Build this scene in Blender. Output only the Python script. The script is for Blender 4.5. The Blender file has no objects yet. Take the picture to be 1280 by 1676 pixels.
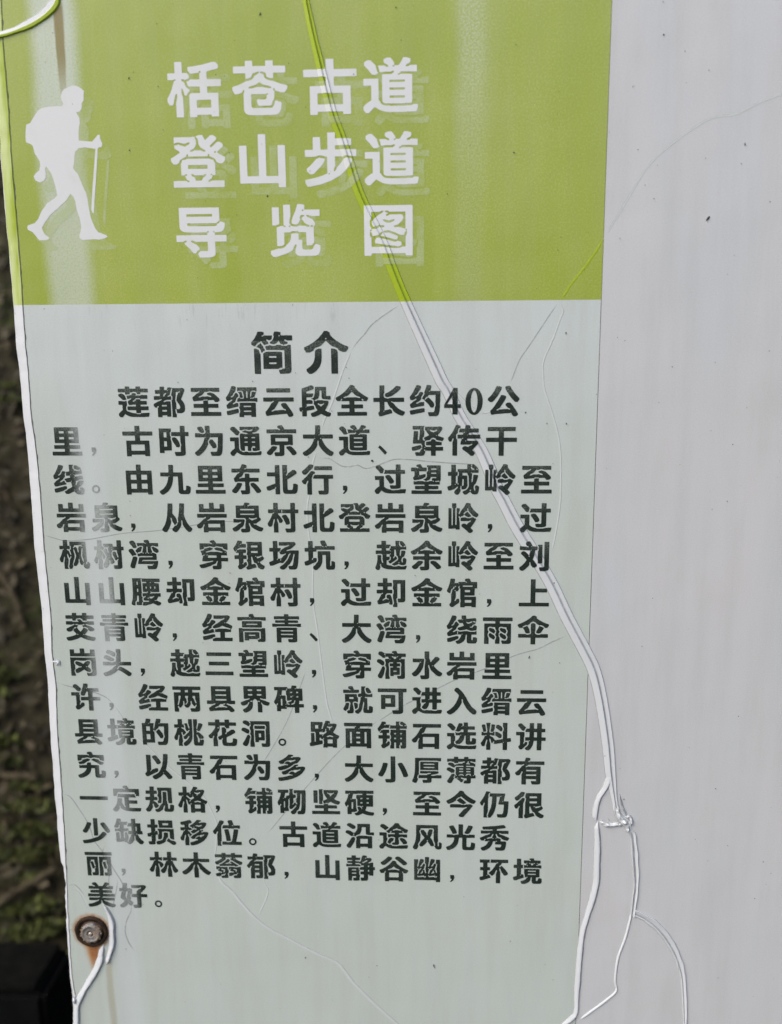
import bpy, bmesh, math, random
import numpy as np
from mathutils import Vector, Matrix, noise
random.seed(7); rng = np.random.default_rng(7)
S = bpy.context.scene; COL = S.collection
R = math.radians

# ------------------------------------------------------------------ camera, world, sun, exposure
BZ = 1.30                                   # height of the first text line above the ground in front
F_PX = 1591.0
cam_d = bpy.data.cameras.new('camera'); cam = bpy.data.objects.new('camera', cam_d); COL.objects.link(cam)
CAM = Vector((0.20638547, -0.52578526, 0.02922923 + BZ))
CR = Matrix(((0.99882, -0.00123297, 0.048557), (0.0477439, 0.2088007, -0.976792), (-0.0089344, 0.9779574, 0.2086131)))
cam.matrix_world = Matrix.Translation(CAM) @ CR.to_4x4()
cam_d.sensor_fit = 'VERTICAL'; cam_d.sensor_height = 36; cam_d.lens = F_PX / 1676 * 36
cam_d.clip_start = 0.01; cam_d.clip_end = 500
cam_d.dof.use_dof = True; cam_d.dof.focus_distance = 0.548; cam_d.dof.aperture_fstop = 5.2
S.camera = cam
SUN_EL, SUN_AZ = 48, -52                    # overcast: broad soft light from the upper left, in front of the board
w = bpy.data.worlds.new('World'); S.world = w; w.use_nodes = True
nt = w.node_tree; bg = nt.nodes['Background']
sky = nt.nodes.new('ShaderNodeTexSky'); sky.sky_type = 'NISHITA'; sky.sun_disc = False
sky.sun_elevation = R(SUN_EL); sky.sun_rotation = R(180 - SUN_AZ); sky.air_density = 1.0; sky.dust_density = 5.0; sky.ozone_density = 1.0
nt.links.new(sky.outputs[0], bg.inputs[0]); bg.inputs[1].default_value = 0.15
sd = bpy.data.lights.new('sun', 'SUN'); sun = bpy.data.objects.new('sun', sd); COL.objects.link(sun)
sd.energy = 1.2; sd.angle = R(35); sd.color = (1.0, 0.98, 0.955)
a = R(SUN_AZ); L = Vector((math.sin(a) * math.cos(R(SUN_EL)), -math.cos(a) * math.cos(R(SUN_EL)), math.sin(R(SUN_EL))))
sun.rotation_euler = L.to_track_quat('Z', 'Y').to_euler(); sun.location = (0, 0, 4)
S.view_settings.view_transform = 'Standard'; S.view_settings.look = 'None'; S.view_settings.gamma = 1
S.view_settings.exposure = 0.46

# ------------------------------------------------------------------ helpers
def ray(px, py):
    return (CR @ Vector(((px - 640) / F_PX, (838 - py) / F_PX, -1)))
def at(px, py, y=0.0):                      # point of the board plane (board coordinates: x, z) under a pixel of the photo
    d = ray(px, py); k = (y - CAM.y) / d.y; p = CAM + d * k
    return Vector((p.x, p.z - BZ))
def mesh_obj(name, verts, faces, mat, parent=None, attrs=None, smooth=False):
    me = bpy.data.meshes.new(name); me.from_pydata([tuple(v) for v in verts], [], faces)
    if attrs:
        for k, vals in attrs.items():
            at_ = me.attributes.new(k, 'FLOAT', 'POINT'); at_.data.foreach_set('value', vals)
    if smooth: me.shade_smooth()
    me.update(); o = bpy.data.objects.new(name, me); COL.objects.link(o)
    if mat: me.materials.append(mat)
    if parent: o.parent = parent
    return o
def bm_obj(name, bm, mat, parent=None, smooth=False):
    me = bpy.data.meshes.new(name); bm.to_mesh(me); bm.free()
    if smooth: me.shade_smooth()
    o = bpy.data.objects.new(name, me); COL.objects.link(o)
    if mat: me.materials.append(mat)
    if parent: o.parent = parent
    return o
def tag(o, label=None, cat=None, group=None, kind=None):
    if label: o['label'] = label
    if cat: o['category'] = cat
    if group: o['group'] = group
    if kind: o['kind'] = kind
    return o
def srgb(r, g, b):
    f = lambda c: (c / 255 / 12.92) if c / 255 <= .04045 else ((c / 255 + .055) / 1.055) ** 2.4
    return (f(r), f(g), f(b), 1)

class NT:                                   # small node-writing helper
    def __init__(s, name, rough=.5, spec=.5):
        s.m = bpy.data.materials.new(name); s.m.use_nodes = True; s.t = s.m.node_tree
        s.b = s.t.nodes['Principled BSDF']; s.b.inputs['Roughness'].default_value = rough
        s.b.inputs['Specular IOR Level'].default_value = spec
    def n(s, ty, **k):
        x = s.t.nodes.new(ty)
        for a_, v in k.items(): setattr(x, a_, v)
        return x
    def put(s, v, sock):
        if isinstance(v, (int, float, tuple, list)): sock.default_value = v
        else: s.t.links.new(v, sock)
    def math(s, op, a_, b_=0.0, clamp=False):
        x = s.n('ShaderNodeMath', operation=op, use_clamp=clamp); s.put(a_, x.inputs[0]); s.put(b_, x.inputs[1]); return x.outputs[0]
    def mix(s, f, a_, b_, blend='MIX'):
        x = s.n('ShaderNodeMix', data_type='RGBA', blend_type=blend); s.put(f, x.inputs[0]); s.put(a_, x.inputs[6]); s.put(b_, x.inputs[7]); return x.outputs[2]
    def ramp(s, v, lo, hi, a_=0.0, b_=1.0):  # smooth map range
        x = s.n('ShaderNodeMapRange', interpolation_type='SMOOTHSTEP'); s.put(v, x.inputs[0])
        x.inputs[1].default_value = lo; x.inputs[2].default_value = hi; x.inputs[3].default_value = a_; x.inputs[4].default_value = b_; return x.outputs[0]
    def coord(s):
        tc = s.n('ShaderNodeTexCoord'); tc.object = SIGN; s.v = tc.outputs['Object']
        sp = s.n('ShaderNodeSeparateXYZ'); s.put(s.v, sp.inputs[0]); s.x, s.y, s.z = sp.outputs; return s.v
    def noise(s, sc, det=2, rough=.5, stretch=(1, 1, 1), off=(0, 0, 0), dist=0.0):
        mp = s.n('ShaderNodeMapping'); mp.inputs['Scale'].default_value = stretch; mp.inputs['Location'].default_value = off
        s.put(s.v, mp.inputs[0]); x = s.n('ShaderNodeTexNoise'); s.put(mp.outputs[0], x.inputs['Vector'])
        x.inputs['Scale'].default_value = sc; x.inputs['Detail'].default_value = det; x.inputs['Roughness'].default_value = rough
        x.inputs['Distortion'].default_value = dist; return x.outputs['Fac']
    def attr(s, nm):
        x = s.n('ShaderNodeAttribute', attribute_name=nm); return x.outputs['Fac']
    def bump(s, h, strength, dist):
        x = s.n('ShaderNodeBump'); x.inputs['Strength'].default_value = strength; x.inputs['Distance'].default_value = dist
        s.put(h, x.inputs['Height']); s.put(x.outputs[0], s.b.inputs['Normal'])
    def color(s, c): s.put(c, s.b.inputs['Base Color']); return s.m
# ------------------------------------------------------------------ letter shapes: the default text outlines, made heavier
GS = 200; GP = 22; GN = GS + 2 * GP
def glyph_raster(ch):
    c = bpy.data.curves.new('outline', 'FONT'); c.body = ch; c.size = 1; c.resolution_u = 5
    o = bpy.data.objects.new('outline', c); COL.objects.link(o); me = o.to_mesh(); me.calc_loop_triangles()
    v = np.array([x.co[:2] for x in me.vertices]); tris = [tuple(x.vertices) for x in me.loop_triangles]
    o.to_mesh_clear(); bpy.data.objects.remove(o); bpy.data.curves.remove(c)
    SS = 2; m = GN * SS; px = (v[:, 0] * GS + GP) * SS; py = ((v[:, 1] + .12) * GS + GP) * SS; img = np.zeros((m, m), bool)
    for tri in tris:
        xs = px[list(tri)]; ys = py[list(tri)]
        x0, x1 = int(xs.min()), int(xs.max()) + 2; y0, y1 = int(ys.min()), int(ys.max()) + 2
        X, Y = np.meshgrid(np.arange(x0, x1) + .5, np.arange(y0, y1) + .5)
        e = lambda i, j: (xs[j] - xs[i]) * (Y - ys[i]) - (ys[j] - ys[i]) * (X - xs[i])
        A, B, C = e(0, 1), e(1, 2), e(2, 0)
        img[y0:y1, x0:x1] |= ((A >= -1e-6) & (B >= -1e-6) & (C >= -1e-6)) | ((A <= 1e-6) & (B <= 1e-6) & (C <= 1e-6))
    return img.reshape(GN, SS, GN, SS).mean((1, 3)) > .5
def shifted(a_, dy, dx, fill):
    o = np.full_like(a_, fill); h, w_ = a_.shape
    o[max(0, -dy):h - max(0, dy), max(0, -dx):w_ - max(0, dx)] = a_[max(0, dy):h - max(0, -dy), max(0, dx):w_ - max(0, -dx)]
    return o
def heavier(ink, rx, ry, gap):               # thicken strokes but keep every counter open
    rad = int(max(rx, ry) * GS + gap * GS) + 3
    offs = sorted([(dy, dx) for dy in range(-rad, rad + 1) for dx in range(-rad, rad + 1)], key=lambda o: o[0] ** 2 + o[1] ** 2)
    D = np.full(ink.shape, 9e9); NY = np.zeros(ink.shape); NX = np.zeros(ink.shape); DM = np.full(ink.shape, 9e9)
    for dy, dx in offs:
        s = shifted(ink, dy, dx, False); d = (dy * dy + dx * dx) ** .5; m = s & (d < D); D[m] = d; NY[m] = dy; NX[m] = dx
        ax, ay = abs(dx) / (rx * GS), abs(dy) / (ry * GS); mm = max(ax, ay, (ax + ay) / 1.78)
        if mm <= 1.3: DM = np.where(s & (mm < DM), mm, DM)
    ok = (~ink) & (D < 9e8); mid = np.zeros_like(ink)
    for dy, dx in ((0, 1), (1, 0), (0, -1), (-1, 0), (0, 2), (2, 0)):
        y2 = shifted(NY, dy, dx, 0); x2 = shifted(NX, dy, dx, 0); D2 = shifted(D, dy, dx, 9e9)
        mid |= ok & shifted(ok, dy, dx, False) & ((NY * y2 + NX * x2) / np.maximum(D * D2, 1e-6) < -.55) & (abs(D - D2) < 2.5) & (D > .0165 * GS)
    rd = np.full(ink.shape, 9e9); G = int(gap / 2 * GS) + 2
    for dy in range(-G, G + 1):
        for dx in range(-G, G + 1):
            d = (dy * dy + dx * dx) ** .5; rd = np.where(shifted(mid, dy, dx, False) & (d < rd), d, rd)
    f = np.minimum((1 - DM) * min(rx, ry) * GS, rd - gap / 2 * GS)
    f = np.where(ink, 3., np.clip(f, -3, 3))
    for _ in range(1):
        f = (f * 2 + shifted(f, 0, 1, -3.) + shifted(f, 0, -1, -3.)) / 4; f = (f * 2 + shifted(f, 1, 0, -3.) + shifted(f, -1, 0, -3.)) / 4
    return f
MARCH = {1: [(3, 0)], 2: [(0, 1)], 3: [(3, 1)], 4: [(1, 2)], 5: [(3, 2), (1, 0)], 6: [(0, 2)], 7: [(3, 2)], 8: [(2, 3)], 9: [(2, 0)], 10: [(0, 3), (2, 1)], 11: [(2, 1)], 12: [(1, 3)], 13: [(1, 0)], 14: [(0, 3)]}
def trace(f):
    b = f > 0; seg = {}
    def pt(e):
        y, x, k = e
        if k == 0: p, q = f[y, x], f[y, x + 1]; return (x + p / (p - q), y)
        p, q = f[y, x], f[y + 1, x]; return (x, y + p / (p - q))
    ys, xs = np.nonzero((b[:-1, :-1] != b[1:, :-1]) | (b[:-1, :-1] != b[:-1, 1:]) | (b[:-1, :-1] != b[1:, 1:]))
    for y, x in zip(ys.tolist(), xs.tolist()):
        c = b[y, x] * 1 + b[y, x + 1] * 2 + b[y + 1, x + 1] * 4 + b[y + 1, x] * 8
        E = [(y, x, 0), (y, x + 1, 1), (y + 1, x, 0), (y, x, 1)]
        for p, q in MARCH.get(int(c), []): seg[E[p]] = E[q]
    out = []
    while seg:
        s = next(iter(seg)); c = [s]; e = seg.pop(s)
        while e != s and e in seg: c.append(e); e = seg.pop(e)
        out.append(np.array([pt(k) for k in c]))
    return out
def simplify(P, tol):
    n_ = len(P); far = int(np.argmax(((P - P[0]) ** 2).sum(1)))
    def rec(i, j):
        if j <= i + 1: return []
        p, q = P[i], P[j % n_]; m = P[i + 1:j]; d = q - p; L_ = np.hypot(*d)
        ds = abs(d[0] * (m[:, 1] - p[1]) - d[1] * (m[:, 0] - p[0])) / L_ if L_ > 0 else np.hypot(*(m - p).T)
        k = int(np.argmax(ds))
        if ds[k] < tol: return []
        k += i + 1; return rec(i, k) + [k] + rec(k, j)
    return P[[0] + rec(0, far) + [far] + rec(far, n_)]
def heavy_glyph(ch, rx, ry, gap):
    out = []
    for c in trace(heavier(glyph_raster(ch), rx, ry, gap)):
        if len(c) < 7: continue
        c = simplify(c, .5); x, y = c.T
        if len(c) >= 3 and abs(.5 * np.sum(x * np.roll(y, -1) - np.roll(x, -1) * y)) > 10:
            out.append((c - GP) / GS - (.5, .5))
    return out
class Font(dict):                            # letters are shaped the first time they are asked for
    def __init__(s, rx, ry, gap): s.k = (rx, ry, gap)
    def __missing__(s, ch): s[ch] = heavy_glyph(ch, *s.k); return s[ch]
BODY = Font(.043, .031, .028); TITLE = Font(.034, .031, .030)
# ------------------------------------------------------------------ the sign: an Empty that parents all its parts
SIGN = bpy.data.objects.new('information_board', None); COL.objects.link(SIGN); SIGN.location = (0, 0, BZ)
tag(SIGN, 'weathered white trail information board with green title band, hiker emblem and printed Chinese text', 'sign')
bpy.context.view_layer.update()
XR = 0.2915            # right edge of the printed sheet
ZB = 0.0308            # bottom of the green band

# colours (real base colours of film and inks)
PALE = (.53, .595, .60, 1); TINT = (.465, .53, .485, 1); CLEAN = (.57, .605, .64, 1); BLANK = (.52, .55, .578, 1)
GREEN = (.265, .345, .002, 1); GREEN_WORN = (.35, .42, .055, 1); GREEN_CLEAN = (.31, .42, .006, 1)
INK = (.012, .021, .017, 1); INK_WORN = (.125, .152, .135, 1)

def wash_band(T):      # water running from the upper screw has washed the ink out in one upright band
    wob = T.math('ADD', T.math('MULTIPLY', T.math('SUBTRACT', T.noise(9, 2), .5), .008), T.math('MULTIPLY', T.math('SUBTRACT', T.noise(800, 2, .8), .5), .006))
    x = T.math('ADD', T.x, wob)
    sh = T.ramp(T.z, -.06, .05, 0, .0075)
    g1 = T.math('MULTIPLY', T.ramp(T.math('ADD', x, sh), .001, .010), T.ramp(x, .0255, .0165))
    return g1
def streaks(T):
    return T.noise(1, 3, .6, (110, 20, 10))
def speckle(T, sc=1500):
    return T.noise(sc, 2, .8)
def rust(T, col):
    # stain running down from the upper screw, and the ring and run of the lower screw
    def run(cx, z0, z1, w0, w1, sharp=.25):
        t = T.math('DIVIDE', T.math('SUBTRACT', z0, T.z), z0 - z1)           # 0 top, 1 end
        t = T.math('MAXIMUM', T.math('MINIMUM', t, 1.0), 0.0)
        wd = T.math('ADD', T.math('MULTIPLY', t, w1 - w0), w0)
        nz = T.math('MULTIPLY', T.math('SUBTRACT', T.noise(1, 2, .5, (60, 1, 40)), .5), .003)
        d = T.math('DIVIDE', T.math('ABSOLUTE', T.math('SUBTRACT', T.math('ADD', T.x, nz), cx)), wd)
        f = T.ramp(d, 1.0, sharp)
        f = T.math('MULTIPLY', f, T.ramp(T.z, z1, z1 + (z0 - z1) * .65))
        return T.math('MULTIPLY', f, T.ramp(T.z, z0 + .004, z0 - .001))
    a1 = run(.0136, .178, .124, .0033, .0020, .6)
    col = T.mix(T.math('MULTIPLY', a1, .95), col, (.17, .135, .0, 1))
    sx, sz = SCREW
    dx = T.math('SUBTRACT', T.x, sx); dz = T.math('SUBTRACT', T.z, sz)
    rr = T.math('SQRT', T.math('ADD', T.math('MULTIPLY', dx, dx), T.math('MULTIPLY', dz, dz)))
    rr = T.math('ADD', rr, T.math('MULTIPLY', T.math('SUBTRACT', T.noise(300, 2), .5), .003))
    ring = T.ramp(rr, .0136, .0104)
    col = T.mix(T.math('MULTIPLY', ring, .8), col, (.36, .17, .04, 1))
    ring2 = T.ramp(rr, .0112, .0095)
    col = T.mix(ring2, col, (.10, .05, .025, 1))
    a2 = run(sx + .0003, sz - .006, sz - .036, .0088, .0022)
    col = T.mix(T.math('MULTIPLY', a2, .9), col, (.42, .20, .035, 1))
    a3 = run(sx + .0006, sz - .006, sz - .030, .0062, .0022)
    col = T.mix(T.math('MULTIPLY', a3, .95), col, (.28, .085, .006, 1))
    a4 = run(sx + .0092, sz - .022, sz - .10, .0030, .0034)
    a4 = T.math('MAXIMUM', a4, run(sx + .0096, sz - .04, sz - .20, .0026, .0040))
    return T.mix(T.math('MULTIPLY', a4, .5), col, (.30, .27, .16, 1))
def film_finish(T, col, bumps=.12, gr=1.0):
    # dust, fine grime, pin-head dirt specks
    g = T.noise(1, 4, .65, (70, 20, 7), (3, 0, 1))
    col = T.mix(T.ramp(g, .38, .75, 0, .22 * gr), col, (.36, .375, .37, 1))
    g2 = T.noise(14, 3, .6)
    col = T.mix(T.ramp(g2, .45, .8, 0, .16 * gr), col, (.40, .39, .36, 1))
    s1 = T.noise(900, 1, .5, off=(5, 5, 5))
    col = T.mix(T.ramp(s1, .76, .82, 0, .35), col, (.15, .16, .15, 1))
    s2 = T.noise(1300, 2, .8)
    col = T.mix(T.ramp(s2, .45, .75, .0, .18 * gr), col, (.75, .78, .78, 1))
    col = T.mix(T.ramp(s2, .48, .2, .0, .22 * gr), col, (.25, .28, .27, 1))
    T.put(T.ramp(g2, .3, .7, .30, .46), T.b.inputs['Roughness'])
    hb = T.math('ADD', T.math('MULTIPLY', T.noise(22, 2), 1.0), T.math('MULTIPLY', T.noise(1200, 2), .012))
    T.bump(hb, bumps, .004)
    return col
def green_color(T):
    b = wash_band(T); st = streaks(T); sp = speckle(T, 1050)
    big = T.noise(1, 3, .55, (14, 14, 5), (1.3, 0, .4))
    wear = T.math('ADD', T.math('MULTIPLY', T.ramp(T.x, .15, .30), .35), T.math('ADD', T.math('MULTIPLY', T.ramp(st, .42, .75), .28), T.ramp(big, .42, .72, 0, .5)))
    col = T.mix(T.math('MULTIPLY', wear, .75, True), GREEN, GREEN_WORN)
    spk = T.math('MULTIPLY', T.ramp(sp, .46, .64), T.math('ADD', T.math('MULTIPLY', wear, .36), .14))
    col = T.mix(spk, col, (.47, .54, .22, 1))
    col = T.mix(T.ramp(sp, .47, .30, 0, .17), col, (.19, .28, .02, 1))
    # two narrower washed streaks between title and edge
    u = T.math('ADD', T.x, T.math('MULTIPLY', T.math('SUBTRACT', T.noise(20, 2), .5), .012))
    s1 = T.math('MULTIPLY', T.ramp(u, .212, .220), T.ramp(u, .236, .226)); s1 = T.math('MULTIPLY', s1, T.ramp(T.z, .07, .16, .25, 1))
    s1 = T.math('MULTIPLY', s1, T.ramp(sp, .40, .62, .25, 1))
    col = T.mix(T.math('MULTIPLY', s1, .62), col, (.50, .57, .42, 1))
    bs = T.math('MULTIPLY', b, T.ramp(sp, .34, .56, .62, 1)); bs = T.math('MULTIPLY', bs, T.ramp(T.z, .02, .15, .70, .95))
    col = T.mix(bs, col, (.49, .56, .48, 1))
    return col
def tint_color(T):
    b = wash_band(T); big = T.noise(1, 3, .6, (10, 10, 5))
    f = T.math('MULTIPLY', T.ramp(T.z, .03, -.10, .15, 1), T.ramp(big, .3, .7, .7, 1))
    f = T.math('MULTIPLY', f, T.math('SUBTRACT', 1.0, T.math('MULTIPLY', b, .8)))
    f = T.math('MULTIPLY', f, T.ramp(streaks(T), .3, .8, 1.0, .72))
    c = T.mix(f, PALE, TINT)
    tick = T.math('MULTIPLY', T.ramp(T.noise(1, 2, .6, (520, 20, 60), (2, 0, 5)), .56, .68), T.math('MULTIPLY', T.ramp(T.z, .012, .027), T.ramp(T.noise(22, 2), .45, .6)))
    return T.mix(T.math('MULTIPLY', tick, .35), c, (.28, .33, .30, 1))
SCREW = tuple(at(150, 1524))
def make_film(name, kind, **k):
    T = NT(name, .38, .5); T.coord()
    if kind == 'green': c = green_color(T)
    elif kind == 'tint': c = tint_color(T)
    else: c = T.mix(T.ramp(T.noise(1, 3, .6, (30, 10, 5)), .3, .7), BLANK, (.54, .552, .572, 1))
    c = rust(T, c) if kind != 'blank' else c
    c = film_finish(T, c, gr=.35 if kind == 'green' else 1.0); T.b.inputs['Specular IOR Level'].default_value = 1.0
    return T.color(c)
M_green = make_film('green printed film', 'green')
M_tint = make_film('pale green printed film', 'tint')
M_blank = make_film('blank white film', 'blank')
def make_wrinkle(name, CLEAN, GREEN_CLEAN):
    # film standing proud: scoured clean, so ink is fuller and white is whiter; edge dirt and groove shade are painted in
    T = NT(name, .32, .5); T.coord()
    sp = speckle(T, 900)
    g = T.mix(T.ramp(sp, .4, .7, 0, .25), GREEN_CLEAN, (.40, .52, .07, 1))
    wcol = T.mix(T.ramp(sp, .4, .75, 0, .35), CLEAN, (.58, .61, .62, 1))
    isg = T.math('MULTIPLY', T.math('GREATER_THAN', T.z, ZB), T.math('LESS_THAN', T.x, XR))
    isg = T.math('MULTIPLY', isg, T.math('SUBTRACT', 1.0, T.attr('bare')))
    c = T.mix(isg, wcol, g)
    d = T.attr('dirt_shade'); d = T.math('MULTIPLY', d, T.ramp(T.noise(260, 3, .7), .25, .55, .35, 1))
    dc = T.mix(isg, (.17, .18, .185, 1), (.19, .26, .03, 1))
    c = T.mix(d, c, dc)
    T.put(T.ramp(T.noise(40, 2), .3, .7, .42, .55), T.b.inputs['Roughness'])
    T.bump(T.noise(700, 3), .1, .001)
    return T.color(c)
M_wr = make_wrinkle('clean raised film', CLEAN, GREEN_CLEAN); M_cr = make_wrinkle('creased film', (.52, .57, .565, 1), (.32, .42, .015, 1))
def make_strip():
    T = NT('folded film edge', .4, .5); T.coord()
    st = T.noise(1, 3, .6, (160, 40, 22))
    c = T.mix(T.ramp(st, .4, .8, 0, .3), (.56, .59, .63, 1), (.50, .53, .55, 1))
    dx = T.math('ADD', T.x, T.math('MULTIPLY', T.noise(60, 3), .003))
    g = T.mix(T.ramp(dx, -.0205, -.0165), (.38, .46, .14, 1), (.25, .34, .01, 1))
    g = T.mix(T.ramp(st, .42, .6, 0, .6), g, (.47, .54, .28, 1))
    g = T.mix(T.ramp(dx, -.0222, -.0232), g, (.62, .64, .66, 1))
    c = T.mix(T.math('GREATER_THAN', T.z, ZB), c, g)
    sp = T.noise(800, 2, .6); c = T.mix(T.ramp(sp, .66, .74, 0, .5), c, (.22, .24, .22, 1))
    T.bump(T.noise(120, 3), .15, .002)
    return T.color(c)
M_strip = make_strip()
def make_ink():
    T = NT('black green printing ink', .5, .3); T.coord()
    sp = speckle(T, 1150); big = T.noise(45, 2, .6); b = wash_band(T)
    rowp = T.math('FRACT', T.math('ADD', T.math('DIVIDE', T.z, .021579), .5 + 100))     # ink ran thinner at the head of each line
    head = T.math('MULTIPLY', T.ramp(rowp, .52, .85), T.ramp(T.z, -.20, .02, .15, 1))
    wear = T.math('ADD', T.math('MULTIPLY', head, .75), T.ramp(big, .45, .72, 0, .4))
    c = T.mix(T.math('MULTIPLY', wear, T.ramp(sp, .42, .60, .12, 1), True), INK, INK_WORN)
    c = T.mix(T.math('MULTIPLY', T.ramp(sp, .58, .74), .30), c, (.20, .24, .22, 1))
    bb = T.math('MULTIPLY', b, T.ramp(T.noise(70, 3, .6), .25, .6, .45, 1)); bb = T.math('MULTIPLY', bb, T.ramp(sp, .3, .6, .7, 1))
    bb = T.math('MULTIPLY', bb, T.ramp(T.z, -.33, -.05, .62, .92))
    c = T.mix(bb, c, (.42, .46, .45, 1))
    return T.color(c)
M_ink = make_ink()
def make_white():
    T = NT('white printed letters', .4, .5); T.coord()
    sp = speckle(T, 1500)
    c = T.mix(T.ramp(sp, .4, .75, 0, .3), (.66, .69, .71, 1), (.58, .62, .62, 1))
    c = T.mix(T.ramp(T.noise(60, 3), .5, .75, 0, .3), c, (.50, .55, .46, 1))
    return T.color(c)
M_white = make_white()
def make_ghost():
    T = NT('faded drop shadow print', .4, .5); T.coord()
    g = green_color(T); sp = speckle(T, 1500)
    f = T.math('MULTIPLY', T.ramp(sp, .34, .60, .35, 1), T.ramp(T.noise(70, 4, .7), .32, .62, .4, 1))
    c = T.mix(f, g, (.40, .475, .26, 1)); return T.color(c)
M_ghost = make_ghost()
def simple(name, c, rough=.6, spec=.4, c2=None, sc=200, metal=0.0, bump=0.0):
    T = NT(name, rough, spec); T.coord(); T.b.inputs['Metallic'].default_value = metal
    n_ = T.noise(sc, 4, .65)
    col = T.mix(T.ramp(n_, .35, .7), c, c2 or c)
    if bump: T.bump(n_, bump, .002)
    return T.color(col)
M_back = simple('grimy backing sheet', (.20, .21, .21, 1), c2=(.12, .12, .11, 1))
M_fold_line = simple('dark fold line', (.10, .115, .09, 1), c2=(.05, .06, .05, 1), sc=500)

# ---- ridge profile (u across in -1..1, height, edge dirt plus painted shade of the dark facets)
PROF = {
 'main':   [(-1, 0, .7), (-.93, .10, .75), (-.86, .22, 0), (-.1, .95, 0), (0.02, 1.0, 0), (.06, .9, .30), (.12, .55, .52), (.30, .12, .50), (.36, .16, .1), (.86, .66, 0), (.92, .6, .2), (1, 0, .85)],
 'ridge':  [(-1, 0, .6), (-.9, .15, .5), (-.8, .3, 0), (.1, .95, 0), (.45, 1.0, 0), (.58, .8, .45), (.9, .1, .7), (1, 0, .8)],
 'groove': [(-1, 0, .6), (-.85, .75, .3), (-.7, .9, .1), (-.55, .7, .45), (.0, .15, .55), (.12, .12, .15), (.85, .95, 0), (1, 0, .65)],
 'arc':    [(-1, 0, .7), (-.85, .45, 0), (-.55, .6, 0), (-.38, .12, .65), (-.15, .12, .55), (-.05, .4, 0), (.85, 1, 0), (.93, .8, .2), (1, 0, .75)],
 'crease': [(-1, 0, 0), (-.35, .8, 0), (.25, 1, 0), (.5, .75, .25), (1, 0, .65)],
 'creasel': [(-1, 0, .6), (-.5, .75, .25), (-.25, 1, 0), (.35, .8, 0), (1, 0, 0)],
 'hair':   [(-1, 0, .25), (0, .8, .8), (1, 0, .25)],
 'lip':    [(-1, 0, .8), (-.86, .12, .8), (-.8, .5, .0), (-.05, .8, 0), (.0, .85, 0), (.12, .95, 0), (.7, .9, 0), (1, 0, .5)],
}
def resample(pts, step):
    out = [pts[0]]
    # centripetal-ish smoothing through Catmull-Rom
    P = [pts[0]] + pts + [pts[-1]]
    for i in range(1, len(P) - 2):
        p0, p1, p2, p3 = [Vector(q) for q in P[i - 1:i + 3]]
        n_ = max(1, int((p2.xy - p1.xy).length / step))
        for j in range(1, n_ + 1):
            t = j / n_
            out.append(tuple(.5 * ((2 * p1) + (p2 - p0) * t + (2 * p0 - 5 * p1 + 4 * p2 - p3) * t * t + (3 * p1 - p0 - 3 * p2 + p3) * t ** 3)))
    return out
def ribbon(name, px, prof, hmax, parent, step=.0012, rough=0.0, bare=None, lift=0.0, mat=None):
    """px: (x, y, width) in photo pixels, laid on the board plane"""
    pts = []
    for x, y, w_ in px:
        p = at(x, y); q = at(x + 10, y); s = (q - p).length / 10
        pts.append((p.x, p.y, w_ * s * .5))
    pts = resample(pts, step); pr = PROF[prof]; V = []; Fc = []; D = []; B = []
    for i, (x, z, hw) in enumerate(pts):
        a_ = Vector(pts[max(0, i - 1)][:2]); b_ = Vector(pts[min(len(pts) - 1, i + 1)][:2])
        t = (b_ - a_).normalized(); nrm = Vector((-t.y, t.x))
        if nrm.x < 0 or (abs(nrm.x) < .05 and nrm.y > 0): nrm = -nrm                    # u grows to the right
        end = min(1, i / 3, (len(pts) - 1 - i) / 3) if prof in ('crease', 'creasel', 'hair', 'ridge', 'lip') else 1
        for u, h, d in pr:
            nv = noise.noise(Vector((x * 420, z * 420, u))) * rough
            nw = (noise.noise(Vector((x * 150, z * 150, 7))) * .22 + noise.noise(Vector((x * 700, z * 700, u * 2))) * .12) * (0 if prof == 'main' else 1)
            uu = u * (1 + nw) * hw * (max(end, .25))
            hh = max(0, h * hmax * end * (1 + nv) + (abs(nv) * hmax * .25 if abs(u) < .95 else 0))
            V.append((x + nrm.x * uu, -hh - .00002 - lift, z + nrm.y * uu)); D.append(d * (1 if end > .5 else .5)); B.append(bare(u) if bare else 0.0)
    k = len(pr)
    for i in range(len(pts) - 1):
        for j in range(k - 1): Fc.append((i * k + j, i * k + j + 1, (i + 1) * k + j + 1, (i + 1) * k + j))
    return mesh_obj(name, V, Fc, mat or M_wr, parent, {'dirt_shade': D, 'bare': B})

# ---- the main wrinkle: also lifts what is printed on it
MAIN = [(493, -45, 11), (500.5, 0, 11), (508, 38, 13), (514, 65, 13), (522, 98, 14), (534, 149, 15), (545, 189, 15.5), (557, 221, 16), (571, 264, 16), (590, 321, 16.5), (626, 397, 17), (642, 440, 17), (664, 494, 18), (707, 589, 21), (723, 624, 21), (733, 640, 20), (751, 679, 20), (767, 705, 20), (787, 737, 21), (800, 766, 22), (812.5, 798, 22), (825, 821, 22), (845, 860, 23), (870.5, 902, 23), (890, 934, 22), (906, 963, 22), (928.5, 1011, 22), (957.5, 1066, 22), (973, 1100, 22), (984.7, 1150, 21), (994.5, 1216, 20), (999, 1265, 18), (1004, 1300, 11), (1008, 1326, 9)]
H_MAIN = .0009
ml = []
for x, y, w_ in MAIN:
    p = at(x, y); s = (at(x + 10, y) - p).length / 10; ml.append((p.x, p.y, w_ * s * .5))
ml = np.array(resample(ml, .0012))
mp_ = np.array([(u, h) for u, h, d in PROF['main']])
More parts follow.
